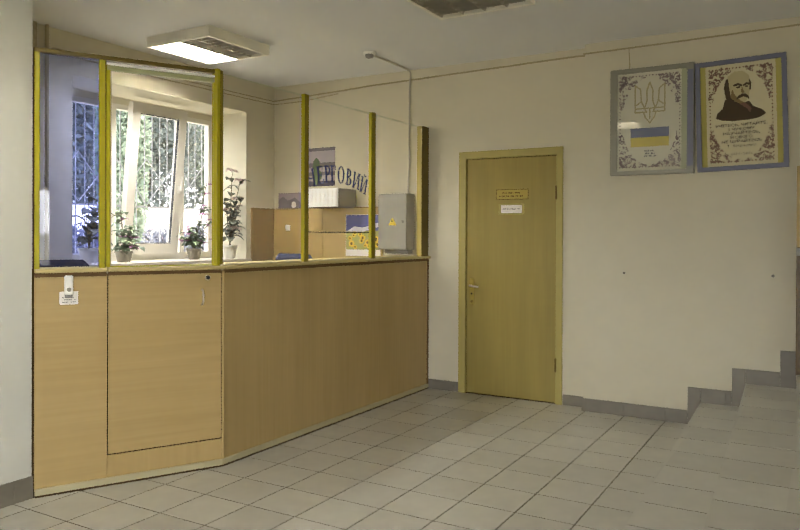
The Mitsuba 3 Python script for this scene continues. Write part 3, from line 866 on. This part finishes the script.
clip = sbox(sx0 + 0.004, sz0_ + 0.06, sx1 - 0.004, sz1_ - 0.004)
on_poster(Polygon([(sx0, 1.41), (sx1, 1.41), (sx1, sz1_), (sx0, sz1_)]).intersection(clip), mat('poster_sky', lin(92, 96, 158), 0.5, spec=0.3), 'picture_sky', 0)
on_poster(Polygon([(sx0, 1.40), (sx0 + 0.1, 1.45), (sx0 + 0.2, 1.44), (sx1, 1.49), (sx1, 1.45), (sx0 + 0.16, 1.39)]).intersection(clip), mat('poster_cloud', lin(214, 212, 222), 0.5, spec=0.3), 'picture_cloud', 1)
on_poster(Polygon([(sx0, sz0_ + 0.05), (sx1, sz0_ + 0.05), (sx1, 1.41), (sx0, 1.41)]).intersection(clip), mat('poster_field', lin(160, 158, 88), 0.5, spec=0.3), 'picture_field', 1)
rnd2 = random.Random(8)
fl, ce = [], []
for k in range(16):
    c = Point(rnd2.uniform(sx0 + 0.03, sx1 - 0.03), rnd2.uniform(sz0_ + 0.08, 1.39))
    r = rnd2.uniform(0.018, 0.034)
    fl.append(unary_union([aff.rotate(aff.scale(Point(c.x, c.y).buffer(r), 1.0, 0.32), a, origin=c) for a in range(0, 180, 30)]))
    ce.append(c.buffer(r * 0.42))
on_poster(unary_union(fl), mat('poster_petals', lin(222, 186, 46), 0.5, spec=0.3), 'picture_flowers', 2)
on_poster(unary_union(ce), mat('poster_seed', lin(96, 76, 34), 0.5, spec=0.3), 'picture_flower_centres', 3)

sw = thing('wall_switch', 'small white switch plate on the wainscot near the corner', 'switch')
obj('plate', bx(-1.88, -1.82, YP - 0.008, YP, 1.41, 1.468, 0.003), 'white_plastic', sw)
obj('rocker', bx(-1.866, -1.834, YP - 0.012, YP - 0.007, 1.42, 1.458, 0.002), 'white_plastic', sw)

# grey electrical cabinet on the back wall
ec = thing('electrical_cabinet', 'grey metal electrical cabinet with a yellow warning sign on the back wall', 'cabinet')
ex0, ex1, eD, ez0, ez1 = -0.688, -0.402, 0.165, 1.238, 1.742
obj('body', bx(ex0, ex1, Y0 - eD + 0.016, Y0, ez0, ez1, 0.003), 'cabinet_grey', ec)
ed = obj('door', bx(ex0 - 0.003, ex1 + 0.003, Y0 - eD, Y0 - eD + 0.014, ez0 + 0.004, ez1 - 0.004, 0.004), 'cabinet_grey', ec)
tri = Polygon([(-0.575, 1.462), (-0.505, 1.462), (-0.54, 1.522)])
obj('warning_sign', xf(ext(tri.buffer(0.004), 0.001), XZ(Y0 - eD)), 'hazard_yellow', ed)
bolt = Polygon([(-0.545, 1.51), (-0.535, 1.51), (-0.541, 1.492), (-0.533, 1.492), (-0.548, 1.467), (-0.543, 1.487), (-0.551, 1.487)])
obj('warning_bolt', xf(ext(bolt, 0.0006), XZ(Y0 - eD - 0.001)), 'black_plastic', ed)
obj('keyhole', xf(cyl(0.012, 0, 0.004, 16), frame4((ex1 - 0.03, Y0 - eD, 1.49), (1, 0, 0), (0, 0, 1), (0, -1, 0))), 'cabinet_dark', ed)
obj('cable_gland', bx(ex0 + 0.02, ex1 - 0.02, Y0 - 0.085, Y0, ez0 - 0.035, ez0, 0.002), 'cabinet_dark', ec)


# office chairs behind the counter
def chair(x, y, rot, label):
    t = thing('office_chair', label, 'chair', 'office chairs behind the counter')
    M_ = frame4((x, y, 0), (math.cos(rot), math.sin(rot), 0), (-math.sin(rot), math.cos(rot), 0), (0, 0, 1))
    put = lambda m: xf(m, M_)
    obj('seat', put(bx(-0.25, 0.25, -0.25, 0.25, 0.45, 0.54, 0.035)), 'navy_cloth', t)
    obj('backrest', put(bx(-0.245, 0.245, -0.29, -0.21, 0.6, 1.205, 0.035)), 'navy_cloth', t)
    obj('back_bar', put(bx(-0.04, 0.04, -0.31, -0.27, 0.42, 0.9, 0.008)), 'black_plastic', t)
    obj('gas_lift', put(cyl(0.028, 0.09, 0.46, 16)), 'black_plastic', t, smooth=40)
    for k in range(5):
        a = 2 * PI * k / 5
        g = obj('base_leg', put(tube([(0, 0, 0.12), (0.29 * math.cos(a), 0.29 * math.sin(a), 0.075)], [0.028, 0.016], 8)), 'black_plastic', t, smooth=40)
        obj('caster', put(xf(cyl(0.027, -0.02, 0.02, 14), frame4((0.29 * math.cos(a), 0.29 * math.sin(a), 0.027), (-math.sin(a), math.cos(a), 0), (0, 0, 1), (math.cos(a), math.sin(a), 0)) @ np.eye(4))), 'black_plastic', g, smooth=40)


chair(-1.61, -0.13, 0.98, 'navy office chair seen through the bluish pane at the left')
chair(-1.24, 1.66, 2.9, 'navy office chair before the wainscot in the corner behind the counter')

# pipes in the corner by the left wall
for y in (0.05, 0.142):
    pp = thing('heating_pipe', 'painted upright heating pipe ' + ('nearer the left wall' if y < 0.1 else 'second from the left wall') + ' above the partition', 'pipe')
    scene[pp] = mikit.ply(cyl(0.014, 0.0, CEIL, 14, (XW + 0.03, y)), 'radiator_pipe', smooth=40)

# ------------------------------------------------------------------ cables and detector
wc = thing('wall_cable', 'thin brown cable clipped along the back wall under the ceiling', 'cable')
scene[wc] = mikit.ply(tube(np.array([(XW + 0.01, Y0 - 0.01, 2.724), (-1.25, Y0 - 0.008, 2.752), (-0.9, Y0 - 0.008, 2.768), (-0.45, Y0 - 0.008, 2.777), (0.3, Y0 - 0.008, 2.792), (1.1, Y0 - 0.008, 2.808), (XJ - 0.012, Y0 - 0.01, 2.80), (XJ - 0.01, Y1 - 0.006, 2.792), (1.72, Y1 - 0.008, 2.796), (2.66, Y1 - 0.008, 2.812), (4.0, Y1 - 0.008, 2.825)]), 0.007, 6), 'cable_plastic', smooth=50)
for dz, y1_, lb in ((0.0, 0.2, 'upper of two thin cables along the window wall under the ceiling'), (-0.032, 0.2, 'lower of two thin cables along the window wall under the ceiling')):
    c = thing('ceiling_cable', lb, 'cable')
    ex = [] if dz == 0 else [(-1.7, Y0 - 0.009, 2.724 + dz), (-1.25, Y0 - 0.008, 2.728)]
    scene[c] = mikit.ply(tube(np.array([(XW + 0.008, y1_, 2.72 + dz), (XW + 0.008, 1.3, 2.716 + dz), (XW + 0.008, 2.3, 2.72 + dz), (XW + 0.012, Y0 - 0.012, 2.722 + dz)] + ex), 0.0055, 6), 'cable_plastic', smooth=50)
dt = thing('smoke_detector', 'small round white detector on the ceiling', 'detector')
obj('base', lathe([(0, CEIL), (0.052, CEIL), (0.052, CEIL - 0.014), (0.046, CEIL - 0.02), (0, CEIL - 0.02)], 28, (-0.425, 1.93)), 'white_plastic', dt, smooth=35)
obj('chamber', lathe([(0, CEIL - 0.02), (0.036, CEIL - 0.02), (0.032, CEIL - 0.044), (0.02, CEIL - 0.05), (0, CEIL - 0.05)], 28, (-0.425, 1.93)), 'panel_grey', dt, smooth=35)
dc = thing('detector_cable', 'grey cable from the ceiling detector down the wall to the electrical cabinet', 'cable')
scene[dc] = mikit.ply(tube(np.array([(-0.425, 1.98, CEIL - 0.012), (-0.43, 2.3, CEIL - 0.01), (-0.44, 2.62, CEIL - 0.01), (-0.445, Y0 - 0.012, CEIL - 0.03), (-0.452, Y0 - 0.01, 2.76), (-0.46, Y0 - 0.009, 2.6), (-0.455, Y0 - 0.009, 2.45), (-0.462, Y0 - 0.009, 2.25), (-0.455, Y0 - 0.009, 2.05), (-0.468, Y0 - 0.009, 1.85), (-0.47, Y0 - 0.009, 1.74)]), 0.008, 6), 'cable_grey', smooth=50)
pc_ = thing('poster_cable', 'short wire from the wall cable down to the emblem poster', 'cable')
scene[pc_] = mikit.ply(tube(np.array([(1.522, Y1 - 0.006, 2.795), (1.526, Y1 - 0.005, 2.72), (1.528, Y1 - 0.006, 2.62)]), 0.004, 6), 'cable_plastic', smooth=50)
for k, (x, z, lb) in enumerate(((1.493, 1.089, 'below the emblem poster'), (2.507, 1.098, 'below the portrait poster'))):
    s = thing('wall_screw', 'tiny dark screw head in the bare wall ' + lb, 'screw')
    scene[s] = mikit.ply(xf(lathe([(0, 0), (0.009, 0), (0.007, 0.005), (0, 0.006)], 14), frame4((x, Y1, z), (1, 0, 0), (0, 0, 1), (0, -1, 0))), 'cabinet_dark', smooth=30)


# ------------------------------------------------------------------ ceiling lamps
def lamp(x0, y0, lit, label, glow=TUBE):
    """surface-mounted louvre lamp 0.62 m square; lit: which of its four tubes glow"""
    t = thing('ceiling_lamp', label, 'lamp', 'square louvre lamps on the ceiling')
    W, z0, z1 = 0.65, CEIL - 0.08, CEIL
    ring_ = sbox(x0, y0, x0 + W, y0 + W).difference(sbox(x0 + 0.022, y0 + 0.022, x0 + W - 0.022, y0 + W - 0.022))
    obj('housing', cat(ext(ring_, z1 - z0).apply_translation((0, 0, z0)), bx(x0 + 0.01, x0 + W - 0.01, y0 + 0.01, y0 + W - 0.01, z1 - 0.006, z1)), 'lamp_housing', t)
    cw = (W - 0.044) / 4
    a, b = y0 + 0.022, y0 + W - 0.022
    for k in range(4):
        xc = x0 + 0.022 + cw * (k + 0.5)
        tr = [(xc - cw / 2, z0 + 0.004), (xc - cw / 2 + 0.003, z0 + 0.004), (xc - cw * 0.3, z1 - 0.014), (xc + cw * 0.3, z1 - 0.014), (xc + cw / 2 - 0.003, z0 + 0.004), (xc + cw / 2, z0 + 0.004), (xc + cw / 2, z1 - 0.007), (xc - cw / 2, z1 - 0.007)]
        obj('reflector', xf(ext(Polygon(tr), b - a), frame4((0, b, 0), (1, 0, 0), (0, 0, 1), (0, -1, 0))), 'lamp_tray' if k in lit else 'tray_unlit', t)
        tk = tube([(xc, a + 0.004, z1 - 0.03), (xc, b - 0.004, z1 - 0.03)], 0.012, 12)
        if k in lit:
            obj('tube', tk, 'tube_off', t, label='glowing tube', emitter={'type': 'area', 'radiance': {'type': 'rgb', 'value': [glow, glow * 0.97, glow * 0.9]}})
        else:
            obj('tube', tk, 'tube_off', t, smooth=True)
    for k in range(1, 9):
        yb = a + (b - a) * k / 9
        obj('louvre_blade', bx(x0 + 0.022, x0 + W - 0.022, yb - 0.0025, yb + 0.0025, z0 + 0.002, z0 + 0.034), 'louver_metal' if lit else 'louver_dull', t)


lamp(-1.65, 0.712, (0, 1), 'half-lit square ceiling lamp above the duty counter')
lamp(0.62, 0.53, (), 'unlit square ceiling lamp cut by the top edge, above the hall')
lamp(0.12, -1.75, (0, 1, 2, 3), 'lit square ceiling lamp in the hall before the counter', TUBE * 0.15)

# ------------------------------------------------------------------ posters on the proud wall
mat('frame_silver', lin(132, 130, 118), 0.35, 0.2)
mat('frame_blue', lin(104, 106, 126), 0.45)
mat('mat_white', lin(196, 193, 176), 0.6, spec=0.2)
mat('poster_cream', lin(200, 192, 162), 0.6, spec=0.2)
mat('poster_stripe', lin(174, 164, 92), 0.6, spec=0.2)
mat('ornament_ink', lin(112, 96, 98), 0.7, spec=0.1)
mat('ornament_brown', lin(116, 88, 76), 0.7, spec=0.1)
mat('flag_blue', lin(100, 106, 132), 0.6, spec=0.2)
mat('flag_yellow', lin(194, 178, 84), 0.6, spec=0.2)
mat('emblem_gold', lin(160, 150, 112), 0.6, spec=0.2)
mat('portrait_dark', lin(78, 66, 52), 0.7, spec=0.1)
mat('portrait_mid', lin(128, 110, 74), 0.7, spec=0.1)
mat('portrait_light', lin(180, 170, 134), 0.7, spec=0.1)
mat('ink_brown', lin(70, 58, 50), 0.7, spec=0.1)


def ornament(w, h, cx, cz, seed, rx, rz):
    """scrolled corner ornaments and a beaded rim around an oval field"""
    rr = random.Random(seed)
    ps = []
    for sx in (-1, 1):
        for sz in (-1, 1):
            c = np.array((cx + sx * w / 2, cz + sz * h / 2))
            for k in range(120):
                a, b = rr.random() ** 1.2, rr.random() ** 1.2
                if a + b > 1.15:
                    continue
                q = c - np.array((sx * a * w * 0.46, sz * b * h * 0.36))
                r = rr.uniform(0.006, 0.013)
                kind = rr.random()
                if kind < 0.45:
                    ps.append(Point(q).buffer(r, 6).difference(Point(q + rr.uniform(-0.3, 0.3) * r).buffer(r * 0.5, 6)))
                else:
                    ps.append(aff.rotate(aff.scale(Point(q).buffer(r, 6), 1.3, 0.45), rr.uniform(0, 180)))
    n = 26
    for k in range(n):
        f = k / n
        ps += [Point(cx + s * w / 2, cz - h / 2 + h * f).buffer(0.005, 4) for s in (-1, 1)]
    for k in range(18):
        ps += [Point(cx - w / 2 + w * k / 18, cz + s * h / 2).buffer(0.0055, 4) for s in (-1, 1)]
    u = unary_union(ps)
    oval = aff.translate(aff.scale(Point(0, 0).buffer(1, 32), rx, rz), cx, cz)
    return u.difference(oval), oval


class Flat:
    """printed layers on a framed sheet: local x to the right, z up, facing the room"""
    def __init__(self, key, x, z, y, rot=0.0):
        self.key, self.M = key, frame4((x, y, z), (math.cos(rot), 0, math.sin(rot)), (-math.sin(rot), 0, math.cos(rot)), (0, -1, 0))

    def add(self, name, poly, m_, lay, th_=0.0005, label=None, kind=None, parent=None):
        return obj(name, xf(ext(poly, th_), self.M @ frame4((0, 0, 0.0005 * lay), (1, 0, 0), (0, 1, 0), (0, 0, 1))), m_, parent or self.key, label=label, kind=kind)


def frame_ring(w, h, t):
    return sbox(-w / 2, -h / 2, w / 2, h / 2).difference(sbox(-w / 2 + t, -h / 2 + t, w / 2 - t, h / 2 - t))


def text_poly(s, height, bold=False):
    m = meshkit.text_mesh(s, height, 0.0006, bold)
    b = m.bounds
    m.apply_translation((-(b[0, 0] + b[1, 0]) / 2, 0, 0))
    return m


# emblem poster
e = thing('framed_poster', 'silver framed poster with a trident emblem and a blue and yellow flag', 'poster', 'framed posters on the back wall')
w_, h_ = 0.598, 0.798
F = Flat(e, 1.694, 2.228, Y1 - 0.001)
fo = sbox(-w_ / 2, -h_ / 2, w_ / 2, h_ / 2)
F.add('frame', fo.difference(sbox(-w_ / 2 + 0.05, -h_ / 2 + 0.03, w_ / 2 - 0.045, h_ / 2 - 0.034)), 'frame_silver', 0, 0.05)
F.add('side_bar', sbox(w_ / 2 - 0.045, -h_ / 2 + 0.03, w_ / 2 - 0.004, h_ / 2 - 0.034), 'frame_blue', 100, 0.004, label='dark right side bar')
F.add('corner_block', sbox(w_ / 2 - 0.05, h_ / 2 - 0.05, w_ / 2, h_ / 2), 'frame_silver', 100, 0.006)
F.add('corner_block', sbox(w_ / 2 - 0.05, -h_ / 2, w_ / 2, -h_ / 2 + 0.05), 'frame_silver', 100, 0.006)
F.add('backing', sbox(-w_ / 2 + 0.01, -h_ / 2 + 0.01, w_ / 2 - 0.01, h_ / 2 - 0.01), 'mat_white', 0, 0.03)
F.add('side_stripe', sbox(0.212, -0.365, 0.256, 0.365), mat('stripe_green', lin(160, 164, 136), 0.6, spec=0.2), 60)
orn, oval = ornament(0.43, 0.68, -0.015, 0.0, 4, 0.2, 0.325)
F.add('ornament', orn, 'ornament_ink', 61, kind='stuff')
sh = lambda pts: Polygon(pts)
hw = 0.0045
# trident: outer prongs, centre prong, loops, lower point (line drawing)
lines = [
    LineString([(-0.095, 0.13), (-0.095, -0.055), (-0.03, -0.055)]), LineString([(0.095, 0.13), (0.095, -0.055), (0.03, -0.055)]),
    LineString([(-0.095, 0.13), (-0.06, 0.10), (-0.055, 0.02), (-0.085, -0.005)]), LineString([(0.095, 0.13), (0.06, 0.10), (0.055, 0.02), (0.085, -0.005)]),
    LineString([(0, 0.145), (-0.02, 0.09), (-0.018, 0.02), (-0.035, -0.03), (-0.02, -0.055)]), LineString([(0, 0.145), (0.02, 0.09), (0.018, 0.02), (0.035, -0.03), (0.02, -0.055)]),
    LineString([(-0.095, -0.03), (0.095, -0.03)]), LineString([(-0.04, -0.055), (-0.03, -0.09), (0, -0.13), (0.03, -0.09), (0.04, -0.055)]),
    LineString([(0, -0.03), (0, -0.1)]), LineString([(-0.055, 0.02), (-0.035, -0.03)]), LineString([(0.055, 0.02), (0.035, -0.03)])]
F.add('emblem', aff.translate(aff.scale(unary_union([l.buffer(hw, 4) for l in lines]), 1.12, 1.1, origin=(0, 0)), -0.012, 0.128), 'emblem_gold', 61, label='golden trident outline')
F.add('flag_stripe', sbox(-0.15, -0.12, 0.125, -0.05), 'flag_blue', 61, label='blue flag stripe')
F.add('flag_stripe', sbox(-0.15, -0.19, 0.125, -0.12), 'flag_yellow', 61, label='yellow flag stripe')
rnd = random.Random(12)
for z, x0, x1 in ((-0.226, -0.05, 0.035), (-0.246, -0.045, 0.03), (-0.266, -0.05, 0.04)):
    obj('printed_line', xf(wordrow(x0, x1, z, 0.011, 0.0), F.M @ frame4((0, 0, 0.0305), (1, 0, 0), (0, 0, -1), (0, 1, 0))), 'print_dark', e)
q = np.array([(-0.285, -0.385, 0.044, 1), (0.285, -0.385, 0.044, 1), (0.285, 0.385, 0.044, 1), (-0.285, 0.385, 0.044, 1)]) @ F.M.T
obj('glass', sheet(*q[:, :3]), 'pane_clear', e)

# portrait poster
e2 = thing('framed_poster', 'blue-grey framed poster with a portrait of a moustached man and a verse', 'poster', 'framed posters on the back wall')
w2, h2 = 0.586, 0.785
F2 = Flat(e2, 2.2985, 2.232, Y1 - 0.001, math.radians(1.6))
F2.add('frame', frame_ring(w2, h2, 0.032), 'frame_blue', 0, 0.032)
F2.add('sheet', sbox(-w2 / 2 + 0.01, -h2 / 2 + 0.01, w2 / 2 - 0.01, h2 / 2 - 0.01), 'poster_cream', 0, 0.012)
for s in (-1, 1):
    F2.add('side_stripe', sbox(min(s * 0.262, s * 0.225), -0.36, max(s * 0.262, s * 0.225), 0.36), 'poster_stripe', 24)
orn, oval = ornament(0.40, 0.66, 0.0, 0.0, 17, 0.19, 0.318)
F2.add('ornament', orn, 'ornament_brown', 24, kind='stuff')
smooth_poly = lambda pts, r=0.006: Polygon(pts).buffer(r).buffer(-2 * r).buffer(r)
coat = smooth_poly([(-0.145, 0.045), (-0.135, 0.075), (-0.105, 0.10), (-0.092, 0.15), (-0.05, 0.175), (0.0, 0.12), (0.045, 0.135), (0.07, 0.1), (0.12, 0.075), (0.14, 0.05), (0.1, 0.03), (0.05, 0.022), (-0.05, 0.02), (-0.11, 0.03)])
head = smooth_poly([(-0.075, 0.2), (-0.082, 0.25), (-0.07, 0.295), (-0.03, 0.32), (0.015, 0.318), (0.048, 0.29), (0.056, 0.24), (0.052, 0.205), (0.046, 0.165), (0.025, 0.13), (0.0, 0.122), (-0.03, 0.135), (-0.06, 0.165)])
hairs = smooth_poly([(-0.085, 0.16), (-0.095, 0.22), (-0.085, 0.27), (-0.072, 0.285), (-0.066, 0.24), (-0.06, 0.19), (-0.055, 0.15)], 0.004)
hairr = smooth_poly([(0.046, 0.275), (0.06, 0.245), (0.058, 0.2), (0.05, 0.2), (0.05, 0.24)], 0.002)
brow = unary_union([LineString([(-0.035, 0.236), (-0.012, 0.24), (0.004, 0.232)]).buffer(0.0065), LineString([(0.02, 0.232), (0.034, 0.241), (0.05, 0.236)]).buffer(0.006)])
eyes = unary_union([aff.scale(Point(-0.014, 0.222).buffer(0.009), 1.3, 0.6), aff.scale(Point(0.034, 0.223).buffer(0.008), 1.2, 0.6)])
shade = smooth_poly([(-0.06, 0.165), (-0.045, 0.22), (-0.04, 0.19), (-0.02, 0.16), (0.0, 0.14), (0.02, 0.13), (0.0, 0.122), (-0.03, 0.135)], 0.003)
nose = smooth_poly([(0.008, 0.228), (0.002, 0.195), (0.008, 0.186), (0.024, 0.186), (0.016, 0.2)], 0.002)
mous = smooth_poly([(-0.03, 0.146), (-0.015, 0.17), (0.008, 0.182), (0.026, 0.18), (0.044, 0.165), (0.05, 0.14), (0.036, 0.155), (0.014, 0.165), (-0.008, 0.155)], 0.003)
coll = smooth_poly([(-0.01, 0.122), (0.02, 0.13), (0.06, 0.09), (0.05, 0.06), (0.035, 0.09)], 0.003)
coat, head, hairs, hairr, brow, eyes, shade, nose, mous, coll = [aff.translate(aff.scale(g, 1.14, 1.17, origin=(0, 0)), 0.002, -0.069) for g in (coat, head, hairs, hairr, brow, eyes, shade, nose, mous, coll)]
pt = F2.add('portrait', coat, 'portrait_dark', 24, label='printed portrait bust')
F2.add('portrait_head', head, 'portrait_light', 25, parent=pt)
F2.add('portrait_hair', hairs, 'portrait_dark', 26, parent=pt)
F2.add('portrait_hair', hairr, 'portrait_dark', 26, parent=pt)
F2.add('portrait_shade', shade, 'portrait_mid', 26, parent=pt)
F2.add('portrait_features', unary_union([brow, eyes, mous]), 'portrait_dark', 27, parent=pt)
F2.add('portrait_nose', nose, 'portrait_mid', 26, parent=pt)
F2.add('portrait_collar', coll, 'ornament_brown', 26, parent=pt)
for s, z, h, bold in (('УЧІТЕСЬ, ЧИТАЙТЕ,', -0.082, 0.019, True), ('І ЧУЖОМУ', -0.111, 0.018, True), ('НАУЧАЙТЕСЬ,', -0.14, 0.019, True), ('Й СВОГО', -0.169, 0.018, True), ('НЕ ЦУРАЙТЕСЬ', -0.198, 0.019, True), ('Т. Шевченко', -0.228, 0.017, False), ('1814-1861', -0.284, 0.014, False)):
    m = text_poly(s, h, bold)
    m.apply_scale((1.3, 1, 1))
    obj('verse_line', xf(m, F2.M @ frame4((0, z, 0.012), (1, 0, 0), (0, 1, 0), (0, 0, 1))), 'ink_brown', e2)

# ------------------------------------------------------------------ cupboard on the landing at the right edge
cu = thing('landing_cupboard', 'brown wooden cupboard on the landing at the right edge', 'cupboard')
cy = 2.09
obj('carcass', bx(2.662, 3.5, cy + 0.02, Y1 - 0.014, 0.5, 1.815, 0.003), 'cupboard_brown', cu)
for k in range(2):
    a = 2.663 + k * 0.419
    dd = obj('door', bx(a, a + 0.415, cy, cy + 0.02, 0.515, 1.245, 0.003), 'cupboard_brown', cu)
    obj('upper_door', bx(a, a + 0.415, cy, cy + 0.02, 1.305, 1.815, 0.003), 'cupboard_tan', cu)
    obj('knob', xf(lathe([(0, 0), (0.006, 0), (0.006, 0.012), (0.014, 0.02), (0.012, 0.028), (0, 0.03)], 16), frame4((a + (0.37 if k == 0 else 0.045), cy, 0.95), (1, 0, 0), (0, 0, 1), (0, -1, 0))), 'nickel', dd, smooth=40)
obj('middle_strip', bx(2.661, 3.5, cy - 0.006, cy + 0.02, 1.25, 1.3, 0.003), 'cabinet_grey', cu)
